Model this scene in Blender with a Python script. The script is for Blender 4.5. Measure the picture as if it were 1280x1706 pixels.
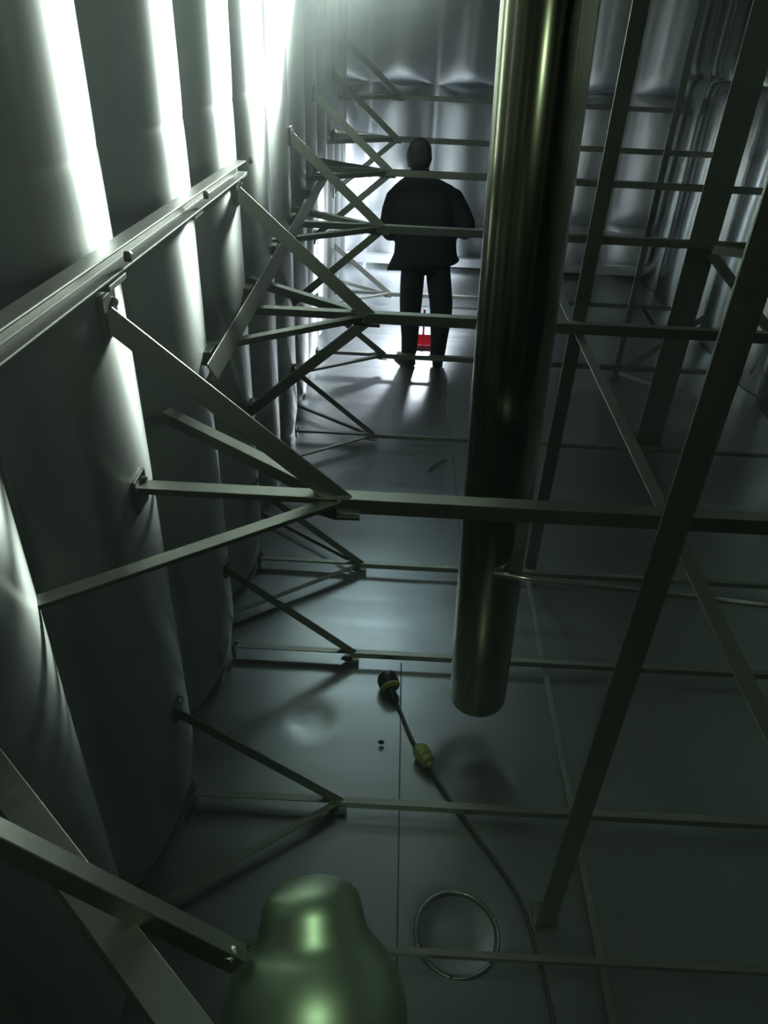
import bpy, bmesh, math, random
from mathutils import Vector, Matrix, Quaternion
from mathutils import noise as mnoise

random.seed(7)
for o in list(bpy.data.objects):
    bpy.data.objects.remove(o)
SC = bpy.context.scene
COL = SC.collection

# ------------------------------------------------------------------ camera
cam_d = bpy.data.cameras.new('camera')
cam = bpy.data.objects.new('camera', cam_d)
COL.objects.link(cam)
SC.camera = cam
cam_d.sensor_fit = 'HORIZONTAL'
cam_d.sensor_width = 36.0
cam_d.lens = 36.0 * 1195.0 / 1280.0
cam_d.clip_start = 0.02
cam.location = (0, 0, 2.4)
f_ = Vector((-0.0022, 0.8321, -0.5546))      # looking direction
r_ = Vector((0.9987, 0.0312, 0.0416))        # image right
f_.normalize()
r_ = (r_ - f_ * r_.dot(f_)).normalized()
u_ = r_.cross(f_)
cam.matrix_world = Matrix(((r_.x, u_.x, -f_.x, 0.0), (r_.y, u_.y, -f_.y, 0.0),
                           (r_.z, u_.z, -f_.z, 2.4), (0, 0, 0, 1)))

# ------------------------------------------------------------------ world, lights, exposure
SC.view_settings.view_transform = 'Standard'
SC.view_settings.look = 'None'
SC.view_settings.exposure = 0.0
SC.view_settings.gamma = 1.0
SC.view_settings.use_curve_mapping = False
w = bpy.data.worlds.new('world')
SC.world = w
w.use_nodes = True
w.node_tree.nodes['Background'].inputs[0].default_value = (0.010, 0.008, 0.009, 1)
w.node_tree.nodes['Background'].inputs[1].default_value = 0.3
# thin haze hanging in the tank
vsc = w.node_tree.nodes.new('ShaderNodeVolumeScatter')
vsc.inputs['Color'].default_value = (0.88, 1.0, 0.96, 1)
vsc.inputs['Density'].default_value = 0.010
vsc.inputs['Anisotropy'].default_value = 0.3
w.node_tree.links.new(vsc.outputs[0], w.node_tree.nodes['World Output'].inputs['Volume'])
SC.cycles.max_bounces = 8
SC.cycles.volume_bounces = 0
SC.cycles.sample_clamp_indirect = 6.0


def light(name, kind, loc, energy, color, size=0.1, target=None, spot=None, blend=0.5):
    d = bpy.data.lights.new(name, kind)
    d.energy = energy
    d.color = color
    if kind == 'AREA':
        d.shape = 'DISK'
        d.size = size
    else:
        d.shadow_soft_size = size
    if spot:
        d.spot_size = spot
        d.spot_blend = blend
    o = bpy.data.objects.new(name, d)
    COL.objects.link(o)
    o.location = loc
    if target is not None:
        o.rotation_euler = (Vector(target) - Vector(loc)).to_track_quat('-Z', 'Y').to_euler()
    return o


# the floodlight under the roof aimed along the left wall, the work lamp
# beyond the worker, the phone torch at the camera, plus two added fills
light('roof_lamp', 'SPOT', (0.18, 5.6, 3.08), 11500, (0.88, 1.0, 0.93), 0.45, (-1.62, 1.9, 2.76), math.radians(45), 1.0)
light('wall_fill', 'SPOT', (-0.15, 5.2, 2.78), 1500, (0.88, 1.0, 0.95), 0.14, (-0.95, 4.85, 2.50), math.radians(96), 1.0)  # added fill without a lamp of its own, whitens the upper left ribs
light('floor_fill', 'SPOT', (-0.1, 6.3, 3.6), 36, (0.72, 0.94, 1.0), 0.35, (-0.05, 3.2, 0), math.radians(58), 1.0)  # added overhead fill, only there to lift the middle of the floor
light('work_lamp', 'SPOT', (0.33, 7.6, 1.15), 480, (0.88, 0.91, 1.0), 0.10, (-0.75, 7.75, 0.0), math.radians(152), 0.35)
light('phone_torch', 'SPOT', (0.03, 0.02, 2.33), 12.0, (0.76, 1.0, 0.72), 0.06, (0.15, 1.2, 1.35), math.radians(130), 1.0)

# ------------------------------------------------------------------ materials


def mat(name, color, metallic=0.0, rough=0.5, streak=0.0, streak_axis='Z', bump=0.0, scale=14.0, var=0.0, spec=0.5):
    m = bpy.data.materials.new(name)
    m.use_nodes = True
    nt = m.node_tree
    b = nt.nodes['Principled BSDF']
    b.inputs['Base Color'].default_value = (*color, 1)
    b.inputs['Metallic'].default_value = metallic
    b.inputs['Roughness'].default_value = rough
    b.inputs['Specular IOR Level'].default_value = spec
    tc = nt.nodes.new('ShaderNodeTexCoord')
    mp = nt.nodes.new('ShaderNodeMapping')
    nt.links.new(tc.outputs['Object'], mp.inputs['Vector'])
    s = [scale, scale, scale]
    if streak:
        s['XYZ'.index(streak_axis)] = scale / (1 + 30 * streak)
    mp.inputs['Scale'].default_value = s
    n = nt.nodes.new('ShaderNodeTexNoise')
    n.inputs['Scale'].default_value = 1.0
    n.inputs['Detail'].default_value = 5.0
    nt.links.new(mp.outputs['Vector'], n.inputs['Vector'])
    if var:
        mr = nt.nodes.new('ShaderNodeMapRange')
        mr.inputs['To Min'].default_value = max(0.02, rough - var)
        mr.inputs['To Max'].default_value = rough + var
        nt.links.new(n.outputs['Fac'], mr.inputs['Value'])
        nt.links.new(mr.outputs['Result'], b.inputs['Roughness'])
    if bump:
        bp = nt.nodes.new('ShaderNodeBump')
        bp.inputs['Strength'].default_value = bump
        bp.inputs['Distance'].default_value = 0.02
        nt.links.new(n.outputs['Fac'], bp.inputs['Height'])
        nt.links.new(bp.outputs['Normal'], b.inputs['Normal'])
    return m


M = {}


def brushed(m, amount):
    nt = m.node_tree
    b = nt.nodes['Principled BSDF']
    b.inputs['Anisotropic'].default_value = amount
    c = nt.nodes.new('ShaderNodeCombineXYZ')
    c.inputs['Z'].default_value = 1.0
    nt.links.new(c.outputs['Vector'], b.inputs['Tangent'])
    return m


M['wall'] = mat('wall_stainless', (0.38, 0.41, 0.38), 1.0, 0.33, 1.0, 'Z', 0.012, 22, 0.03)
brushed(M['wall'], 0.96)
M['wall_shaded'] = brushed(mat('right_wall_shaded_stainless', (0.30, 0.33, 0.31), 1.0, 0.20, 1.0, 'Z', 0.012, 22, 0.03), 0.4)  # same steel as the left wall, shade put into a darker colour
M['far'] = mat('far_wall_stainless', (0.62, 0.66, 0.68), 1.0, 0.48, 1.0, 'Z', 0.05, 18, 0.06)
M['floor'] = mat('floor_stainless', (0.30, 0.335, 0.34), 1.0, 0.33, 1.0, 'X', 0.03, 9, 0.08)
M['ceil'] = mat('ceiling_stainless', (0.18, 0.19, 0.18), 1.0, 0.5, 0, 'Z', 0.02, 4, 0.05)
M['bar'] = mat('angle_bar_stainless', (0.25, 0.27, 0.235), 1.0, 0.42, 0, 'Z', 0.03, 40, 0.06)
M['plate'] = mat('gusset_stainless', (0.13, 0.14, 0.12), 1.0, 0.42, 0, 'Z', 0.03, 40, 0.06)
M['pipe'] = mat('pipe_stainless', (0.22, 0.225, 0.16), 1.0, 0.20, 1.0, 'Z', 0.008, 26, 0.05)
M['rod'] = mat('polished_rod', (0.80, 0.80, 0.76), 1.0, 0.26)
M['float'] = mat('float_stainless', (0.32, 0.43, 0.29), 1.0, 0.44, 0, 'Z', 0.01, 10, 0.03)
M['bolt'] = mat('bolt_steel', (0.35, 0.36, 0.33), 1.0, 0.3)
M['seam'] = mat('seam_weld', (0.10, 0.11, 0.11), 1.0, 0.5)
M['jacket'] = mat('jacket_navy_cloth', (0.008, 0.011, 0.014), 0, 0.9, 0, 'Z', 0.3, 60, 0, 0.1)
M['trouser'] = mat('trouser_dark_cloth', (0.010, 0.013, 0.017), 0, 0.9, 0, 'Z', 0.3, 60, 0, 0.1)
M['shoe'] = mat('shoe_rubber', (0.010, 0.010, 0.013), 0, 0.6, 0, 'Z', 0.1, 40, 0, 0.2)
M['skin'] = mat('skin', (0.22, 0.13, 0.09), 0, 0.6, 0, 'Z', 0.1, 30, 0, 0.2)
M['hair'] = mat('hair_dark', (0.012, 0.012, 0.013), 0, 0.7, 0.6, 'Z', 0.8, 90, 0, 0.2)
M['red'] = mat('red_plastic', (0.75, 0.03, 0.10), 0, 0.4)
M['black'] = mat('black_rubber', (0.010, 0.013, 0.017), 0, 0.35)
M['cord'] = mat('cord_rubber', (0.012, 0.018, 0.016), 0, 0.5)
M['olive'] = mat('yellow_green_plastic', (0.22, 0.27, 0.06), 0, 0.45)
M['grime'] = mat('dark_scrap', (0.02, 0.02, 0.02), 0, 0.8)

# ------------------------------------------------------------------ helpers


def obj(name, bm, m, parent=None, smooth=False, bevel=0.0):
    me = bpy.data.meshes.new(name)
    bm.normal_update()
    bm.to_mesh(me)
    bm.free()
    o = bpy.data.objects.new(name, me)
    COL.objects.link(o)
    me.materials.append(m)
    if smooth:
        for p in me.polygons:
            p.use_smooth = True
    if bevel:
        md = o.modifiers.new('bevel', 'BEVEL')
        md.width = bevel
        md.segments = 2
        md.limit_method = 'ANGLE'
    if parent is not None:
        o.parent = parent
        o.matrix_parent_inverse = Matrix.Translation(parent.location).inverted()
    return o


def tag(o, label, cat, group=None, kind=None):
    if kind:
        o['kind'] = kind
    else:
        o['category'] = cat
    if label:
        o['label'] = label
    if group:
        o['group'] = group
    return o


def thing(name, label, cat, loc, group=None):
    o = bpy.data.objects.new(name, None)
    o.empty_display_size = 0.05
    COL.objects.link(o)
    o.location = loc
    tag(o, label, cat, group)
    return o


def basis(a, b, up):
    d = (Vector(b) - Vector(a)).normalized()
    up = Vector(up)
    if abs(d.dot(up.normalized())) > 0.98:
        up = Vector((0, 1, 0)) if abs(d.y) < 0.9 else Vector((1, 0, 0))
    s = d.cross(up).normalized()
    n = s.cross(d).normalized()
    return d, s, n


def prism(bm, prof, a, b, up=(0, 0, 1)):
    """extrude a closed 2-D profile (side, up) from a to b"""
    a, b = Vector(a), Vector(b)
    d, s, n = basis(a, b, up)
    r0 = [bm.verts.new(a + s * x + n * y) for x, y in prof]
    r1 = [bm.verts.new(b + s * x + n * y) for x, y in prof]
    k = len(prof)
    for i in range(k):
        j = (i + 1) % k
        bm.faces.new((r0[i], r0[j], r1[j], r1[i]))
    bm.faces.new(r0[::-1])
    bm.faces.new(r1)
    return bm


def angle_prof(w, t, flip=1):
    # an equal angle: one flange lying flat on top, the other hanging
    h = w / 2
    return [(-h * flip, h), (-h * flip, h - t), ((h - t) * flip, h - t), ((h - t) * flip, -h), (h * flip, -h), (h * flip, h)]


def flat_prof(w, t):
    return [(-w / 2, -t / 2), (w / 2, -t / 2), (w / 2, t / 2), (-w / 2, t / 2)]


def angle_bar(a, b, w=0.045, t=0.005, up=(0, 0, 1), flip=1):
    return prism(bmesh.new(), angle_prof(w, t, flip), a, b, up)


def tube(bm, pts, rad, n=12, caps=True, up=(0, 0, 1)):
    pts = [Vector(p) for p in pts]
    rads = rad if isinstance(rad, (list, tuple)) else [rad] * len(pts)
    rings = []
    for i, p in enumerate(pts):
        a = pts[max(i - 1, 0)]
        b = pts[min(i + 1, len(pts) - 1)]
        d, s, nn = basis(a, b, up)
        rings.append([bm.verts.new(p + (s * math.cos(2 * math.pi * k / n) + nn * math.sin(2 * math.pi * k / n)) * rads[i]) for k in range(n)])
    for i in range(len(rings) - 1):
        for k in range(n):
            j = (k + 1) % n
            bm.faces.new((rings[i][k], rings[i][j], rings[i + 1][j], rings[i + 1][k]))
    if caps:
        bm.faces.new(rings[0][::-1])
        bm.faces.new(rings[-1])
    return bm


def loft(bm, rings, n=28, caps=True):
    """rings: (centre, rx, ry [, z offsets function]) ellipses in the horizontal plane"""
    vs = []
    for r in rings:
        c, rx, ry = Vector(r[0]), r[1], r[2]
        fn = r[3] if len(r) > 3 else None
        ring = []
        for k in range(n):
            t = 2 * math.pi * k / n
            v = c + Vector((rx * math.cos(t), ry * math.sin(t), 0))
            if fn:
                v += Vector(fn(t))
            ring.append(bm.verts.new(v))
        vs.append(ring)
    for i in range(len(vs) - 1):
        for k in range(n):
            j = (k + 1) % n
            bm.faces.new((vs[i][k], vs[i][j], vs[i + 1][j], vs[i + 1][k]))
    if caps:
        bm.faces.new(vs[0][::-1])
        bm.faces.new(vs[-1])
    return bm


def lathe(bm, prof, origin, axis, n=40, close=True):
    """prof: list of (distance along axis, radius)"""
    o = Vector(origin)
    ax = Vector(axis).normalized()
    s = ax.orthogonal().normalized()
    t = ax.cross(s)
    rings = []
    for h, r in prof:
        rings.append([bm.verts.new(o + ax * h + (s * math.cos(2 * math.pi * k / n) + t * math.sin(2 * math.pi * k / n)) * max(r, 1e-4)) for k in range(n)])
    for i in range(len(rings) - 1):
        for k in range(n):
            j = (k + 1) % n
            bm.faces.new((rings[i][k], rings[i][j], rings[i + 1][j], rings[i + 1][k]))
    if close:
        bm.faces.new(rings[0][::-1])
        bm.faces.new(rings[-1])
    return bm


def box(bm, c, sx, sy, sz, rot=None):
    r = bmesh.ops.create_cube(bm, size=1.0)
    mtx = Matrix.Translation(Vector(c)) @ (rot.to_matrix().to_4x4() if rot else Matrix.Identity(4)) @ Matrix.Diagonal((sx, sy, sz, 1))
    bmesh.ops.transform(bm, matrix=mtx, verts=r['verts'])
    return bm


def sm(a, b, x):
    t = min(1.0, max(0.0, (x - a) / (b - a)))
    return t * t * (3 - 2 * t)


# ------------------------------------------------------------------ the tank shell
YP = 0.735                 # pitch of the pressed half-round bulges
Y0 = 0.13                  # a bulge crest
XL_VALLEY, XL_CREST = -0.77, -0.66
XR_VALLEY, XR_CREST = 3.06, 2.95
YFAR = 9.35
ZTOP = 4.7
SEAMS_SIDE = (2.16, 3.58)
SEAMS_FAR = (0.58, 1.95, 3.32)


def bulge(s):
    """0..1 height of the half-round rib at phase s (one period = 1)"""
    d = abs(((s + 0.5) % 1.0) - 0.5) / 0.46
    if d >= 1:
        return 0.0
    k = 0.60                                   # circular arc, about 90 degrees wide
    return (math.sqrt(1 - (k * d) ** 2) - math.sqrt(1 - k * k)) / (1 - math.sqrt(1 - k * k))


def end_factor(z, seams, reach=0.17, keep=0.45):
    g = 1.0
    for q in seams:
        d = abs(z - q) / reach
        if d < 1:
            e = math.sqrt(max(0.0, 1 - (1 - d) ** 2))
            g = min(g, keep + (1 - keep) * e)
    return g


def ribbed(name, u0, u1, du, phase, seams, place, m, keep=0.45, flip=False, reach=0.17):
    bm = bmesh.new()
    us = []
    # denser near the flanks of every rib
    k = u0
    while k < u1 + 1e-6:
        us.append(k)
        k += du
    zs = set()
    z = 0.0
    while z <= ZTOP + 1e-6:
        zs.add(round(z, 3))
        z += 0.17
    for q in seams:
        for d in (0, .008, .02, .035, .055, .08, .11, .14, .17, .2):
            for sgn in (-1, 1):
                zz = q + sgn * d
                if 0 <= zz <= ZTOP:
                    zs.add(round(zz, 3))
    zs = sorted(zs)
    grid = []
    for zz in zs:
        g = end_factor(zz, seams, reach, keep)
        # bulges die into the floor flange as well
        g *= 0.75 + 0.25 * sm(0.0, 0.12, zz)
        row = []
        for u in us:
            wob = 0.006 * mnoise.noise(Vector((u * 1.7, zz * 1.1, phase * 9)))
            row.append(bm.verts.new(place(u, zz, bulge((u - phase) / YP) * g, wob)))
        grid.append(row)
    for i in range(len(grid) - 1):
        for j in range(len(us) - 1):
            f = (grid[i][j], grid[i][j + 1], grid[i + 1][j + 1], grid[i + 1][j])
            bm.faces.new(f[::-1] if flip else f)
    o = obj(name, bm, m, smooth=True)
    o['kind'] = 'structure'
    return o


ribbed('wall_left', -0.9, YFAR, 0.0245, Y0, SEAMS_SIDE,
       lambda u, z, b, q: (XL_VALLEY + (XL_CREST - XL_VALLEY) * b + q, u, z), M['wall'], keep=0.955)
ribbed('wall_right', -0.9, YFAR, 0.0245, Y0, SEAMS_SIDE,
       lambda u, z, b, q: (XR_VALLEY + (XR_CREST - XR_VALLEY) * b + q, u, z), M['wall_shaded'], keep=0.6, flip=True)
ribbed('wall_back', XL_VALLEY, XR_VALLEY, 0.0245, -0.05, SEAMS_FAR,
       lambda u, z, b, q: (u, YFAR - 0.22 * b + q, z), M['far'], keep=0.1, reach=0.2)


def sheet(name, pts, m):
    bm = bmesh.new()
    bm.faces.new([bm.verts.new(p) for p in pts])
    o = obj(name, bm, m)
    o['kind'] = 'structure'
    return o


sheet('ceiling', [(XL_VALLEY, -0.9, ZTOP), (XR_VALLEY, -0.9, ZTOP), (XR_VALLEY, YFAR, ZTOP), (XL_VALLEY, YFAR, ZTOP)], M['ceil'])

# floor: thin pressed sheets; slight waviness, a few pressed dimples, recessed weld joints
FX = [XL_VALLEY, 0.105, 0.755, 1.87, XR_VALLEY]
DISH = [(0.30, 1.18, 0.14, 0.010), (-0.26, 2.01, 0.10, 0.007), (0.40, 1.80, 0.17, 0.007)]


def floor_z(x, y):
    z = 0.0035 * mnoise.noise(Vector((x * 1.4, y * 1.1, 3.1))) + 0.0012 * mnoise.noise(Vector((x * 5, y * 4, 7.7)))
    for cx, cy, r, h in DISH:
        d = math.hypot(x - cx, y - cy)
        z -= h * (1 - sm(r * 0.62, r, d))
    return z - 0.004


bm = bmesh.new()
nx, ny = 130, 300
rows = []
for j in range(ny + 1):
    y = -0.9 + (YFAR + 0.9) * j / ny
    rows.append([bm.verts.new((XL_VALLEY + (XR_VALLEY - XL_VALLEY) * i / nx, y, floor_z(XL_VALLEY + (XR_VALLEY - XL_VALLEY) * i / nx, y))) for i in range(nx + 1)])
for j in range(ny):
    for i in range(nx):
        bm.faces.new((rows[j][i], rows[j][i + 1], rows[j + 1][i + 1], rows[j + 1][i]))
fl = obj('floor', bm, M['floor'], smooth=True)
fl['kind'] = 'structure'
# weld joints of the floor sheets (setting trim)
bm = bmesh.new()
prism(bm, [(-0.003, -0.001), (0.003, -0.001), (0.002, 0.0025), (-0.002, 0.0025)], (0.108, -0.85, 0.0), (0.108, 2.36, 0.0))
t1 = obj('trim_1', bm, M['seam'])
t1['kind'] = 'structure'
bm = bmesh.new()
prism(bm, [(-0.003, -0.001), (0.003, -0.001), (0.002, 0.0025), (-0.002, 0.0025)], (0.44, 2.4, 0.0), (0.44, 5.9, 0.0))
t2 = obj('trim_2', bm, M['seam'])
t2['kind'] = 'structure'
# angle flange along the foot of the far wall
bm = bmesh.new()
prism(bm, angle_prof(0.10, 0.008), (XL_VALLEY + 0.05, YFAR - 0.27, 0.10), (XR_VALLEY - 0.05, YFAR - 0.27, 0.10))
t3 = obj('trim_3', bm, M['far'])
t3['kind'] = 'structure'
bm = bmesh.new()
prism(bm, flat_prof(0.30, 0.02), (XL_VALLEY + 0.03, YFAR - 0.12, SEAMS_FAR[0] - 0.09), (XR_VALLEY - 0.03, YFAR - 0.12, SEAMS_FAR[0] - 0.09))
t4 = obj('trim_4', bm, M['far'])
t4['kind'] = 'structure'

# ------------------------------------------------------------------ bracing frames
XN = -0.11                 # the node where every tie splits towards the left wall
CR = XL_CREST


def gusset(parent, c, r=0.05, name='gusset_plate'):
    bm = bmesh.new()
    n = 6
    top, bot = [], []
    for k in range(n):
        a = 2 * math.pi * k / n + 0.3
        q = r * (1.0 if k % 2 else 0.72)
        top.append(bm.verts.new((c[0] - 0.012 + q * math.cos(a), c[1] + q * math.sin(a) * 0.8, c[2] - 0.024)))
        bot.append(bm.verts.new((c[0] - 0.012 + q * math.cos(a), c[1] + q * math.sin(a) * 0.8, c[2] - 0.031)))
    for k in range(n):
        j = (k + 1) % n
        bm.faces.new((bot[k], bot[j], top[j], top[k]))
    bm.faces.new(top)
    bm.faces.new(bot[::-1])
    return obj(name, bm, M['plate'], parent)


def foot(parent, p, s=0.075):
    """anchor plate bolted on the crest of a bulge"""
    bm = bmesh.new()
    box(bm, (p[0] - 0.002, p[1], p[2]), 0.012, s, s * 1.15)
    a = obj('anchor_plate', bm, M['plate'], parent, bevel=0.003)
    bm = bmesh.new()
    lathe(bm, [(0, 0.011), (0.008, 0.011), (0.010, 0.007)], (p[0] + 0.004, p[1] + 0.02, p[2] + 0.022), (1, 0, 0), 6)
    b = obj('bolt', bm, M['bolt'], parent)
    return a


def tie_frame(y, z, x_end, label, xn=XN, w=0.045, legs='straight up down near far', drop=0.48, group=None, low=False, reach=None):
    t = thing('tie_frame', label, 'brace', (xn, y, z), group)
    bm = angle_bar((xn - 0.02, y, z), (x_end, y, z), w, 0.005)
    obj('tie_bar', bm, M['bar'], t, bevel=0.0012)
    ends = {'straight': (CR, y, z), 'up': (CR, y, z + drop), 'down': (CR, y, z - drop),
            'near': (CR, y - drop * 1.05, z), 'far': (CR, y + (reach or drop * 1.05), z)}
    for k in legs.split():
        e = Vector(ends[k])
        a = Vector((xn, y, z))
        if k == 'straight':
            bm = angle_bar((xn - 0.02, y, z), e, w, 0.005)
        elif k == 'up':
            bm = prism(bmesh.new(), angle_prof(w * 1.2, 0.006, -1), a + Vector((0, 0.012, 0.0)), e, (0, -1, 0.2))
        elif k == 'down':
            bm = prism(bmesh.new(), angle_prof(w, 0.005), a + Vector((0, 0.012, -0.01)), e, (0, -1, 0.2))
        else:
            # horizontal stays run into the hollow beside the crest
            e.x = CR - 0.115
            d = (e - a).normalized()
            bm = angle_bar(a + d * 0.02 - Vector((0, 0, 0.004)), e - Vector((0, 0, 0.004)), w * 0.85, 0.005, (0, 0, 1), 1 if k == 'near' else -1)
        obj('brace_leg', bm, M['bar'], t, bevel=0.0012)
        if k in ('straight', 'up', 'down'):
            foot(t, e + Vector((0.006, 0, 0)), 0.06 if low else 0.085)
    gusset(t, (xn, y, z), 0.05 if low else 0.075)
    return t


XE = XR_CREST
# waist-high row
UP = [
    (0.235, 1.37, 'tie brace at the bottom left, its wide dim leg behind the sloping float arm', 'straight far up'),
    (1.60, 1.36, 'large steel brace nearest the camera, splitting into legs at mid-left', 'straight up near far'),
    (3.07, 1.37, 'steel brace crossing the worker at shin height, thick leg rising to the left wall', 'straight up near far down'),
    (4.60, 1.41, 'steel tie brace crossing the back of the worker at waist height', 'straight up near far down'),
    (5.78, 1.55, 'steel tie brace crossing the worker at neck height', 'straight up near far down'),
    (7.45, 1.59, 'dark tie brace just above the head of the worker', 'straight up near far down'),
    (8.55, 1.86, 'thin tie brace highest and farthest, in front of the bright end wall', 'straight up near'),
]
for y, z, lab, legs in UP:
    tie_frame(y, z, XE, lab, legs=legs, xn=XN + max(0, y - 4.6) * 0.012 + (0.06 if y < 1 else 0), reach=0.62 if y < 1 else None,
              w=0.058 if y < 1 else 0.045)
# row low over the floor
LOW = [
    (1.60, 0.045, 'lowest and nearest floor brace, its point left of the yellow-green connector', 'straight up near'),
    (2.36, 0.045, 'thin floor brace ending beside the black plug on the floor', 'straight up'),
    (3.02, 0.045, 'second floor brace beyond the black plug, level with the pipe clamp rod', 'straight up near far'),
    (4.50, 0.045, 'floor brace halfway between the hanging pipe end and the worker', 'straight up near far'),
    (5.80, 0.130, 'floor brace crossing right in front of the worker\'s shoes', 'straight up near'),
    (7.60, 0.110, 'farthest low brace, seen behind the worker\'s knees', 'straight up near far'),
]
for y, z, lab, legs in LOW:
    tie_frame(y, z, XE, lab, w=0.028 if y < 5 else 0.042, legs=legs, drop=0.46, low=True, xn=XN + (0.03 if y > 5 else 0))
# nearest bare tie bar across the floor
tb = obj('floor_tie', angle_bar((-0.6, 1.10, 0.03), (XE, 1.10, 0.03), 0.02, 0.004), M['bar'])
tag(tb, 'faint low tie bar across the floor, crossing the round drain rim', 'tie bar')

# long rail bolted over the crests of the left wall
t = thing('wall_rail', 'channel rail rising across the ribbed left wall at upper left', 'rail', (CR + 0.03, 1.6, 1.96))
for dz, hw in ((0.0, 0.05),):
    bm = prism(bmesh.new(), [(-0.022, -0.026), (0.022, -0.026), (0.022, -0.020), (-0.016, -0.020), (-0.016, 0.020), (0.022, 0.020), (0.022, 0.026), (-0.022, 0.026)], (CR + 0.03, -0.2, 1.985), (CR + 0.03, 3.03, 1.945))
    obj('channel', bm, M['plate'], t, bevel=0.002)
for k in range(5):
    y = Y0 + YP * k
    bm = bmesh.new()
    box(bm, (CR + 0.012, y, 1.915 - 0.001 * k), 0.05, 0.11, 0.014)
    obj('clip', bm, M['bar'], t, bevel=0.002)
    bm = bmesh.new()
    lathe(bm, [(0, 0.013), (0.012, 0.013), (0.015, 0.008)], (CR + 0.05, y + 0.03, 1.962), (1, 0, 0), 6)
    obj('bolt', bm, M['bolt'], t)
# waist-high flat rail along the crests of the left wall
t = thing('wall_rail', 'flat rail along the left wall at waist height, below and beyond the channel rail', 'rail', (CR + 0.02, 3.3, 1.43))
bm = prism(bmesh.new(), angle_prof(0.062, 0.006), (CR + 0.036, 2.22, 1.427), (CR + 0.036, 6.40, 1.455), (0.9, 0, 0.5))
obj('rail_bar', bm, M['bar'], t, bevel=0.0015)
for k in range(3, 9):
    y = Y0 + YP * k
    bm = bmesh.new()
    box(bm, (CR + 0.008, y + 0.06, 1.415 + 0.0065 * (y - 0.3)), 0.03, 0.07, 0.05)
    obj('clip', bm, M['plate'], t, bevel=0.002)

# ------------------------------------------------------------------ posts and rails on the right


def post(x, y, label, wdt=0.055, z0=0.0, dep=None):
    t = thing('support_post', label, 'post', (x, y, z0))
    dep = dep or wdt
    bm = prism(bmesh.new(), angle_prof(wdt, 0.006), (x, y, z0), (x, y, ZTOP - 0.002), (0, -1, 0))
    obj('upright', bm, M['bar'], t, bevel=0.0015)
    bm = bmesh.new()
    box(bm, (x, y, z0 + 0.006), wdt * 1.25, wdt * 1.25, 0.012)
    obj('base_plate', bm, M['plate'], t, bevel=0.003)
    return t


post(0.592, 1.252, 'dark upright post nearest the camera, right of the pipe, cable beside its foot', 0.062)
post(0.80, 3.13, 'upright post directly right of and behind the hanging pipe', 0.062)
post(1.90, 5.84, 'thin upright post in the grid before the far end wall, right of the pipe', 0.050)
post(1.86, 4.72, 'broad dark upright at the right end of the far grid of bars', 0.175)

t = thing('long_rail', 'long thin rail receding through the posts at waist height, right of the pipe', 'rail', (0.79, 3.0, 1.33))
obj('rail_bar', angle_bar((0.72, -0.2, 1.312), (0.88, 5.75, 1.325), 0.04, 0.005), M['bar'], t, bevel=0.0012)
t = thing('floor_rail', 'thin pale rail running along the floor right of the pipe', 'rail', (0.75, 2.0, 0.015))
obj('rail_bar', angle_bar((0.725, -0.2, 0.016), (0.81, 5.7, 0.016), 0.022, 0.004), M['bar'], t)

# mirrored braces beyond the broad upright
t = thing('corner_brace', 'dark V-shaped brace sloping down from the broad dark upright', 'brace', (1.87, 4.6, 1.4))
obj('brace_leg', prism(bmesh.new(), angle_prof(0.05, 0.005), (1.90, 4.58, 1.37), (XE - 0.02, 4.58, 0.45), (0, -1, 0.2)), M['bar'], t)
obj('brace_leg', prism(bmesh.new(), angle_prof(0.05, 0.005), (1.90, 4.56, 1.40), (XE - 0.02, 4.0, 1.40), (0, 0, 1)), M['bar'], t)
t = thing('corner_brace', 'small V-shaped brace at the foot of the thin grid post', 'brace', (1.90, 5.8, 0.1))
obj('brace_leg', prism(bmesh.new(), angle_prof(0.045, 0.005), (1.92, 5.77, 0.10), (2.50, 5.77, 0.62), (0, -1, 0.2)), M['bar'], t)
obj('brace_leg', prism(bmesh.new(), angle_prof(0.035, 0.005), (1.92, 5.76, 0.10), (2.50, 5.2, 0.10), (0, 0, 1)), M['bar'], t)
obj('brace_leg', prism(bmesh.new(), angle_prof(0.03, 0.005), (2.02, 5.93, 0.62), (2.45, 5.93, 0.14), (0, -1, 0.2)), M['bar'], t)

# ------------------------------------------------------------------ hanging pipe
PT = Vector((0.218, 2.0, ZTOP))
PB = Vector((0.406, 2.0, 0.20))
ax = (PB - PT).normalized()
L = (PB - PT).length
R = 0.112
t = thing('drop_pipe', 'wide brown-grey steel pipe hanging from the roof, open end above the floor', 'pipe', PB)
bm = bmesh.new()
lathe(bm, [(0.0, R), (L * 0.25, R), (L * 0.5, R), (L * 0.75, R), (L - 0.012, R), (L - 0.003, R - 0.004), (L, R - 0.008), (L - 0.004, R - 0.012), (L - 0.5, R - 0.012), (0.0, R - 0.012)], PT, ax, 64, close=False)
obj('pipe_body', bm, M['pipe'], t, smooth=True)
bm = bmesh.new()
tube(bm, [(0.365, 1.882, 0.925), (0.50, 1.872, 0.916), (1.02, 1.86, 0.886), (1.40, 1.85, 0.864)], 0.0095, 12)
obj('stay_rod', bm, M['rod'], t, smooth=True)
bm = bmesh.new()
lathe(bm, [(0.0, R + 0.002), (0.0, R + 0.006), (0.03, R + 0.006), (0.03, R + 0.002)], PT + ax * (L - 0.62), ax, 64, close=False)

bm.free()
bm = bmesh.new()
lathe(bm, [(0, R + 0.05), (0.012, R + 0.05), (0.012, R), (0, R)], PT + Vector((0, 0, -0.013)), (0, 0, 1), 48, close=False)
obj('roof_flange', bm, M['pipe'], t)

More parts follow.
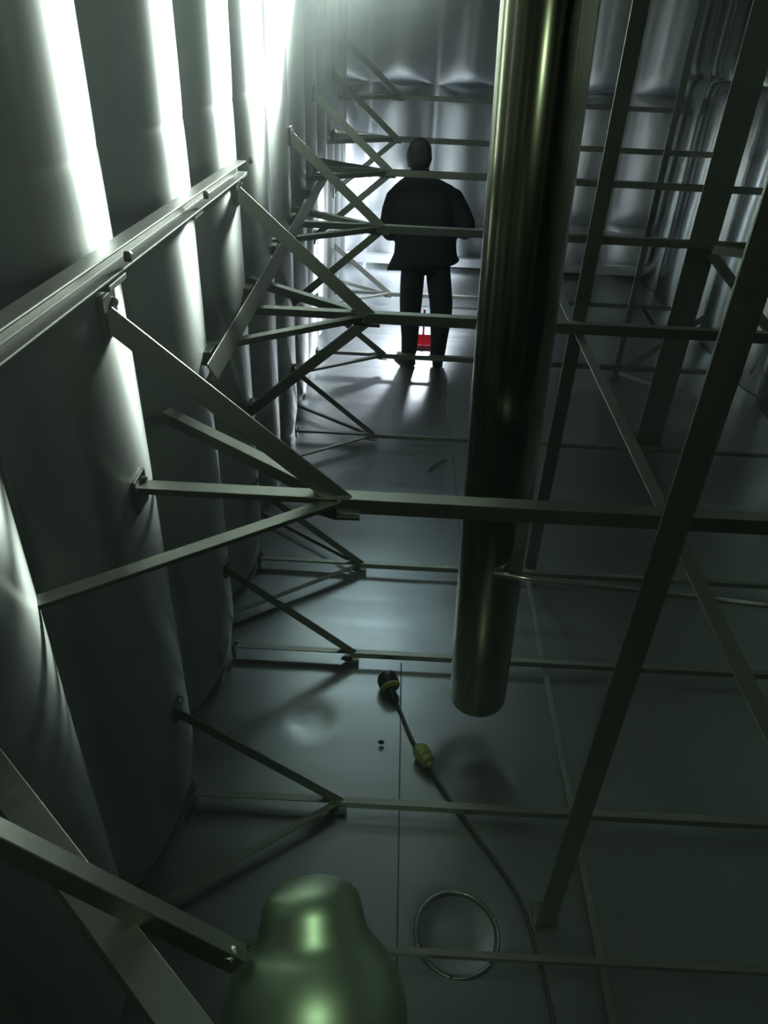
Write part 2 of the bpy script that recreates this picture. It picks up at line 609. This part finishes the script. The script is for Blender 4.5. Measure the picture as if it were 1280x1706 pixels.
# ------------------------------------------------------------------ float with arm, close to the camera
t = thing('float_valve', 'round greenish steel float at the bottom edge with its slanting arm', 'float', (-0.07, 0.52, 1.2))
bm = bmesh.new()
prof = []
for k in range(25):
    a = math.pi * k / 24
    prof.append((-0.138 * math.cos(a), 0.138 * math.sin(a)))
# pear-shaped neck on the far upper side
body = [p for p in prof if p[0] < 0.099]
neck = [(0.104, 0.0905), (0.116, 0.084), (0.132, 0.080), (0.150, 0.077), (0.166, 0.071), (0.177, 0.061), (0.184, 0.047), (0.189, 0.030), (0.192, 0.012), (0.1924, 0.0)]
lathe(bm, body + neck, (-0.066, 0.468, 1.178), (-0.10, 0.72, 0.62), 56)
obj('float_ball', bm, M['float'], t, smooth=True)
bm = prism(bmesh.new(), [(-0.016, -0.014), (0.016, -0.014), (0.016, -0.009), (-0.011, -0.009), (-0.011, 0.009), (0.016, 0.009), (0.016, 0.014), (-0.016, 0.014)], (-0.66, 0.50, 1.757), (-0.178, 0.50, 1.275), (0, -1, 0.4))
obj('float_arm', bm, M['bar'], t, bevel=0.0015)
bm = bmesh.new()
lathe(bm, [(0, 0.012), (0.022, 0.012), (0.026, 0.008)], (-0.19, 0.505, 1.282), (0, -0.5, 1), 6)
obj('bolt', bm, M['rod'], t)

# ------------------------------------------------------------------ cable on the floor
t = thing('extension_lead', 'dark cable across the floor with black plug and yellow-green connector', 'cable', (0.2, 1.83, 0))
cp = [(0.085, 2.125), (0.105, 2.075), (0.135, 1.985), (0.16, 1.916), (0.185, 1.862)]
bm = bmesh.new()
tube(bm, [(x, y, 0.010) for x, y in cp], 0.0065, 10)
cp2 = [(0.215, 1.80), (0.246, 1.748), (0.292, 1.668), (0.341, 1.59), (0.40, 1.497), (0.456, 1.412), (0.488, 1.355), (0.515, 1.305), (0.530, 1.25), (0.540, 1.19), (0.556, 1.10), (0.572, 0.94), (0.570, 0.70), (0.55, 0.4)]
tube(bm, [(x, y, 0.010) for x, y in cp2], 0.0075, 10)
obj('cord', bm, M['cord'], t, smooth=True)
d = Vector((0.045, -0.12, 0)).normalized()
p0 = Vector((0.050, 2.20, 0.046))
bm = bmesh.new()
lathe(bm, [(-0.046, 0.0), (-0.043, 0.022), (-0.032, 0.038), (-0.012, 0.046), (0.016, 0.045), (0.034, 0.037), (0.044, 0.026), (0.050, 0.019), (0.074, 0.016), (0.092, 0.009), (0.094, 0.0)], p0, d + Vector((0, 0, -0.25)), 24)
o = obj('plug', bm, M['black'], t, smooth=True)
bm = bmesh.new()
lathe(bm, [(0.0, 0.036), (0.005, 0.0455), (0.014, 0.043), (0.022, 0.034)], p0 + d * 0.018 + Vector((0, 0, -0.004)), d + Vector((0, 0, -0.25)), 24)
obj('plug_collar', bm, M['olive'], o, smooth=True)
p1 = Vector((0.182, 1.865, 0.034))
d1 = Vector((0.034, -0.06, 0)).normalized()
bm = bmesh.new()
lathe(bm, [(-0.014, 0.0), (-0.014, 0.015), (0.0, 0.028), (0.010, 0.035), (0.046, 0.035), (0.052, 0.028), (0.058, 0.031), (0.074, 0.031), (0.082, 0.017), (0.096, 0.011), (0.096, 0.0)], p1, d1, 8)
obj('connector', bm, M['olive'], t, bevel=0.002)
# rolled rim round the pressed drain dish
t = thing('drain_rim', 'round shallow drain rim set in the floor right of the float', 'drain', (0.30, 1.19, 0))
bm = bmesh.new()
lathe(bm, [(-0.008, 0.139), (-0.003, 0.140), (0.000, 0.137), (0.001, 0.134), (0.000, 0.131), (-0.004, 0.127), (-0.009, 0.122)], (0.30, 1.18, 0.002), (0, 0, 1), 64, close=False)
obj('rim', bm, M['floor'], t, smooth=True)
for k in range(6):
    a = k * math.pi / 3 + 0.35
    bm = bmesh.new()
    lathe(bm, [(0, 0.008), (0.004, 0.008), (0.007, 0.004)], (0.30 + 0.134 * math.cos(a), 1.18 + 0.134 * math.sin(a), -0.003), (0, 0, 1), 10)
    obj('bolt', bm, M['rod'], t)
# loose scraps
bm = bmesh.new()
tube(bm, [(0.022, 1.905, 0.008), (0.030, 1.900, 0.014), (0.040, 1.905, 0.008)], [0.006, 0.010, 0.006], 7)
tag(obj('scrap', bm, M['grime'], smooth=True), 'tiny dark crumb on the floor below the black plug', 'debris')
bm = bmesh.new()
tube(bm, [(0.268, 4.10, 0.008), (0.31, 4.17, 0.018), (0.36, 4.24, 0.012), (0.40, 4.27, 0.006)], [0.004, 0.007, 0.006, 0.003], 7)
tag(obj('scrap', bm, M['grime'], smooth=True), 'short curved dark sliver on the floor in the shadow left of the pipe', 'debris')

# red dustpan beyond the worker's feet
t = thing('dustpan', 'red plastic dustpan with thin handle standing behind the worker\'s shoes', 'dustpan', (0.265, 6.36, 0))
bm = bmesh.new()
vb = [(-0.085, -0.03, 0.0), (0.085, -0.03, 0.0), (0.085, 0.07, 0.0), (-0.085, 0.07, 0.0),
      (-0.092, -0.03, 0.035), (0.092, -0.03, 0.035), (0.075, 0.085, 0.095), (-0.075, 0.085, 0.095)]
vs = [bm.verts.new(Vector(v) + Vector((0.265, 6.36, 0.004))) for v in vb]
for f in ((0, 3, 2, 1), (0, 1, 5, 4), (1, 2, 6, 5), (2, 3, 7, 6), (3, 0, 4, 7)):
    bm.faces.new([vs[i] for i in f])
pan = obj('pan', bm, M['red'], t)
sd = pan.modifiers.new('solid', 'SOLIDIFY')
sd.thickness = 0.004
bm = bmesh.new()
tube(bm, [(0.262, 6.43, 0.09), (0.262, 6.42, 0.13), (0.258, 6.38, 0.26), (0.255, 6.36, 0.36)], [0.012, 0.009, 0.008, 0.010], 10)
obj('handle', bm, M['red'], t, smooth=True)

# ------------------------------------------------------------------ the worker, seen from behind
PY = 5.98
person = thing('person', 'person in dark jacket and trousers standing with back to the camera', 'person', (0.22, PY, 0))

SK = []          # (name, parent, pos, radius)


def skinned(name, nodes, m, parent, sub=2):
    me = bpy.data.meshes.new(name)
    idx = {}
    vs, es = [], []
    for nme, par, pos, rad in nodes:
        idx[nme] = len(vs)
        vs.append(pos)
        if par:
            es.append((idx[par], idx[nme]))
    me.from_pydata(vs, es, [])
    o = bpy.data.objects.new(name, me)
    COL.objects.link(o)
    md = o.modifiers.new('skin', 'SKIN')
    md.use_smooth_shade = True
    for i, nd in enumerate(nodes):
        r = nd[3]
        me.skin_vertices[0].data[i].radius = r if isinstance(r, tuple) else (r, r)
        me.skin_vertices[0].data[i].use_root = (i == 0)
    sb = o.modifiers.new('sub', 'SUBSURF')
    sb.levels = sub
    sb.render_levels = sub
    dg = bpy.context.evaluated_depsgraph_get()
    dg.update()
    ev = o.evaluated_get(dg)
    out = bpy.data.meshes.new_from_object(ev)
    bpy.data.objects.remove(o)
    return out


X = 0.20
LH, RH = (0.05, 6.27, 1.02), (0.40, 6.28, 1.06)          # hands in front of the body
nodes = [
    ('pelvis', None, (X, PY, 0.92), 0.135), ('belly', 'pelvis', (X - 0.02, PY, 1.08), 0.13), ('chest', 'belly', (X - 0.04, PY + 0.01, 1.28), 0.145),
    ('neckbase', 'chest', (X - 0.06, PY + 0.01, 1.44), 0.075), ('neck', 'neckbase', (X - 0.075, PY + 0.03, 1.52), 0.055), ('skull', 'neck', (X - 0.08, PY + 0.045, 1.60), 0.06),
    ('shl', 'neckbase', (-0.03, PY, 1.40), 0.07), ('ell', 'shl', (-0.085, PY - 0.01, 1.12), 0.048), ('wrl', 'ell', (0.03, PY + 0.22, 1.03), 0.030),
    ('shr', 'neckbase', (0.36, PY, 1.40), 0.07), ('elr', 'shr', (0.50, PY - 0.03, 1.16), 0.048), ('wrr', 'elr', (0.42, PY + 0.23, 1.08), 0.030),
    ('hipl', 'pelvis', (0.115, PY, 0.86), 0.095), ('knl', 'hipl', (0.120, PY + 0.02, 0.47), 0.062), ('anl', 'knl', (0.13, PY - 0.01, 0.09), 0.042), ('toel', 'anl', (0.08, PY + 0.10, 0.04), 0.03),
    ('hipr', 'pelvis', (0.335, PY, 0.86), 0.095), ('knr', 'hipr', (0.380, PY + 0.02, 0.47), 0.062), ('anr', 'knr', (0.38, PY - 0.01, 0.09), 0.042), ('toer', 'anr', (0.39, PY + 0.13, 0.04), 0.03),
]


def hand(side, wr, par):
    s = -1 if side == 'l' else 1
    w0 = Vector(wr)
    fw = Vector((0.35 * -s, 0.9, -0.05)).normalized()
    sd = Vector((0, 0, 1))
    up = fw.cross(sd)
    pal = w0 + fw * 0.06
    nodes.append((side + 'palm', par, tuple(pal), (0.034, 0.018)))
    for i, (off, ln) in enumerate(((0.030, 0.070), (0.010, 0.080), (-0.010, 0.074), (-0.030, 0.058))):
        a = pal + fw * 0.03 + sd * off
        b = a + fw * ln * 0.5
        c = b + (fw * 0.4 + up * s * 0.9).normalized() * ln * 0.35
        e = c + (fw * -0.3 + up * s).normalized() * ln * 0.25
        pn = side + 'palm'
        for q, (pp, rr) in enumerate(((a, 0.010), (b, 0.009), (c, 0.0085), (e, 0.007))):
            nm = '%sf%d%d' % (side, i, q)
            nodes.append((nm, pn, tuple(pp), rr))
            pn = nm
    a = w0 + fw * 0.035 + sd * 0.032
    b = a + fw * 0.03 + sd * 0.025
    c = b + fw * 0.03 + up * s * 0.012
    pn = side + 'palm'
    for q, (pp, rr) in enumerate(((a, 0.012), (b, 0.010), (c, 0.008))):
        nm = '%st%d' % (side, q)
        nodes.append((nm, pn, tuple(pp), rr))
        pn = nm


hand('l', (0.03, PY + 0.22, 1.03), 'wrl')
hand('r', (0.42, PY + 0.23, 1.08), 'wrr')
body_me = skinned('body', nodes, M['skin'], person)
bm = bmesh.new()
bm.from_mesh(body_me)
# the head: skull, jaw, nose, ears, joined into the same surface
HC = Vector((X - 0.085, PY + 0.05, 1.635))
r = bmesh.ops.create_uvsphere(bm, u_segments=40, v_segments=28, radius=1.0)
for v in r['verts']:
    x, y, z = v.co
    sx, sy, sz = 0.078, 0.098, 0.120
    nx_, ny_, nz_ = x * sx, y * sy, z * sz
    if z < 0:
        nx_ *= 1 - 0.28 * (-z) ** 1.5
        ny_ *= 1 - 0.10 * (-z)
        if y > 0:
            ny_ += 0.012 * (-z)
    if y > 0.5:
        ax_ = abs(x)
        ny_ += 0.024 * math.exp(-((x / 0.16) ** 2)) * math.exp(-(((z + 0.16) / 0.20) ** 2))     # nose
        ny_ -= 0.010 * math.exp(-(((ax_ - 0.38) / 0.16) ** 2)) * math.exp(-(((z - 0.05) / 0.12) ** 2))   # eye sockets
        ny_ += 0.006 * math.exp(-((x / 0.3) ** 2)) * math.exp(-(((z + 0.50) / 0.07) ** 2))      # lips
        ny_ += 0.008 * math.exp(-((x / 0.25) ** 2)) * math.exp(-(((z + 0.85) / 0.14) ** 2))     # chin
    v.co = HC + Vector((nx_, ny_, nz_))
for sx in (-1, 1):
    r = bmesh.ops.create_uvsphere(bm, u_segments=16, v_segments=12, radius=1.0)
    for v in r['verts']:
        v.co = HC + Vector((sx * 0.080, -0.005, -0.005)) + Vector((v.co.x * 0.010, v.co.y * 0.020 + v.co.z * 0.005, v.co.z * 0.032))
bo = obj('body', bm, M['skin'], person, smooth=True)
rm = bo.modifiers.new('remesh', 'REMESH')
rm.mode = 'VOXEL'
rm.voxel_size = 0.006
rm.use_smooth_shade = True

# hair: a cap over the skull down to the nape
bm = bmesh.new()
r = bmesh.ops.create_uvsphere(bm, u_segments=40, v_segments=26, radius=1.0)
kill = []
for v in r['verts']:
    x, y, z = v.co
    lim = 0.28 if y > 0.35 else (-0.1 if y > 0 else -0.62)
    if z < lim:
        kill.append(v)
    wv = 1 + 0.05 * mnoise.noise(Vector((x * 4, y * 4, z * 4)))
    v.co = HC + Vector((x * 0.096 * wv, y * 0.108 * wv - 0.003, z * 0.128 * wv + 0.002))
bmesh.ops.delete(bm, geom=kill, context='VERTS')
ho = obj('hair', bm, M['hair'], person, smooth=True)
sd = ho.modifiers.new('solid', 'SOLIDIFY')
sd.thickness = 0.012
sd.offset = -1

# jacket body with flaring tails


def hem(t):
    c = math.cos(t)
    fl = 0.0
    dz = 0.0
    if c < -0.6:
        fl = -0.062 * ((-c - 0.6) / 0.4)
        dz = -0.065 * ((-c - 0.6) / 0.4)
    elif c > 0.6:
        fl = 0.030 * ((c - 0.6) / 0.4)
        dz = 0.045 * ((c - 0.6) / 0.4)
    return (fl + 0.008 * math.cos(5 * t), 0.012 * math.sin(4 * t), dz + 0.012 * math.sin(3 * t))


bm = bmesh.new()
loft(bm, [
    ((0.215, PY, 0.855), 0.246, 0.165, hem),
    ((0.215, PY, 0.93), 0.250, 0.165, lambda t: (0.006 * math.cos(5 * t), 0.008 * math.sin(4 * t), 0)),
    ((0.208, PY, 1.02), 0.246, 0.162),
    ((0.198, PY, 1.12), 0.255, 0.158),
    ((0.188, PY, 1.22), 0.262, 0.160),
    ((0.180, PY, 1.31), 0.268, 0.158),
    ((0.175, PY, 1.38), 0.262, 0.145),
    ((0.168, PY, 1.43), 0.232, 0.128),
    ((0.155, PY + 0.005, 1.468), 0.180, 0.110),
    ((0.140, PY + 0.018, 1.498), 0.118, 0.095),
    ((0.130, PY + 0.026, 1.520), 0.082, 0.084),
    ((0.126, PY + 0.030, 1.548), 0.074, 0.078),
    ((0.126, PY + 0.030, 1.556), 0.068, 0.070),
], 40)


def ball(bm, c, r):
    q = bmesh.ops.create_uvsphere(bm, u_segments=16, v_segments=12, radius=r)
    bmesh.ops.translate(bm, vec=Vector(c), verts=q['verts'])


for pts, rr in (
    ([(0.00, PY, 1.385), (-0.045, PY - 0.003, 1.33), (-0.072, PY - 0.008, 1.25), (-0.088, PY - 0.010, 1.15), (-0.078, PY + 0.02, 1.09), (-0.035, PY + 0.12, 1.055), (0.015, PY + 0.205, 1.035)], [0.080, 0.086, 0.082, 0.078, 0.072, 0.062, 0.050]),
    ([(0.33, PY, 1.385), (0.395, PY - 0.005, 1.345), (0.455, PY - 0.015, 1.26), (0.505, PY - 0.028, 1.18), (0.512, PY + 0.005, 1.135), (0.470, PY + 0.12, 1.105), (0.425, PY + 0.215, 1.085)], [0.082, 0.090, 0.086, 0.082, 0.076, 0.062, 0.050]),
):
    tube(bm, pts, rr, 20, up=(0, 1, 0.01))
    for p, q in zip(pts[:-1], rr[:-1]):
        ball(bm, p, q)
jk = obj('jacket', bm, M['jacket'], person, smooth=True)
rm = jk.modifiers.new('remesh', 'REMESH')
rm.mode = 'VOXEL'
rm.voxel_size = 0.010
rm.use_smooth_shade = True
sm_ = jk.modifiers.new('smooth', 'SMOOTH')
sm_.factor = 0.5
sm_.iterations = 6

# trousers
bm = bmesh.new()
loft(bm, [((0.22, PY, 0.80), 0.195, 0.130), ((0.215, PY, 0.88), 0.200, 0.138), ((0.205, PY, 1.0), 0.190, 0.13)], 32)
for pts in (
    [((0.130, PY, 0.07), 0.060, 0.072), ((0.130, PY, 0.10), 0.066, 0.080), ((0.130, PY, 0.24), 0.073, 0.085), ((0.122, PY + 0.015, 0.42), 0.087, 0.090), ((0.120, PY + 0.015, 0.55), 0.094, 0.098), ((0.120, PY, 0.72), 0.098, 0.112), ((0.125, PY, 0.86), 0.100, 0.125)],
    [((0.380, PY, 0.07), 0.060, 0.072), ((0.380, PY, 0.10), 0.066, 0.080), ((0.382, PY, 0.24), 0.074, 0.085), ((0.384, PY + 0.015, 0.42), 0.092, 0.092), ((0.372, PY + 0.015, 0.55), 0.098, 0.098), ((0.340, PY, 0.72), 0.102, 0.112), ((0.318, PY, 0.86), 0.100, 0.125)],
):
    loft(bm, pts, 28)
obj('trousers', bm, M['trouser'], person, smooth=True)
# shoes
for (cx, cy, ang) in ((0.125, PY, 0.55), (0.385, PY, -0.06)):
    bm = bmesh.new()
    q = Quaternion((0, 0, 1), ang)
    prof = [(-0.085, 0.030, 0.075), (-0.06, 0.040, 0.105), (0.0, 0.042, 0.105), (0.05, 0.046, 0.080), (0.11, 0.050, 0.060), (0.16, 0.044, 0.050), (0.19, 0.025, 0.035)]
    rings = []
    for yy, hw, hh in prof:
        ring = []
        for k in range(16):
            a = 2 * math.pi * k / 16
            xx = hw * math.cos(a)
            zz = max(0.0, 0.02 + (hh - 0.02) * math.sin(a)) if math.sin(a) > 0 else 0.02 * (1 + math.sin(a))
            ring.append(bm.verts.new(q @ Vector((xx, yy, zz + 0.001)) + Vector((cx, cy, 0))))
        rings.append(ring)
    for i in range(len(rings) - 1):
        for k in range(16):
            j = (k + 1) % 16
            bm.faces.new((rings[i][k], rings[i][j], rings[i + 1][j], rings[i + 1][k]))
    bm.faces.new(rings[0][::-1])
    bm.faces.new(rings[-1])
    bmesh.ops.recalc_face_normals(bm, faces=bm.faces)
    obj('shoe', bm, M['shoe'], person, smooth=True)
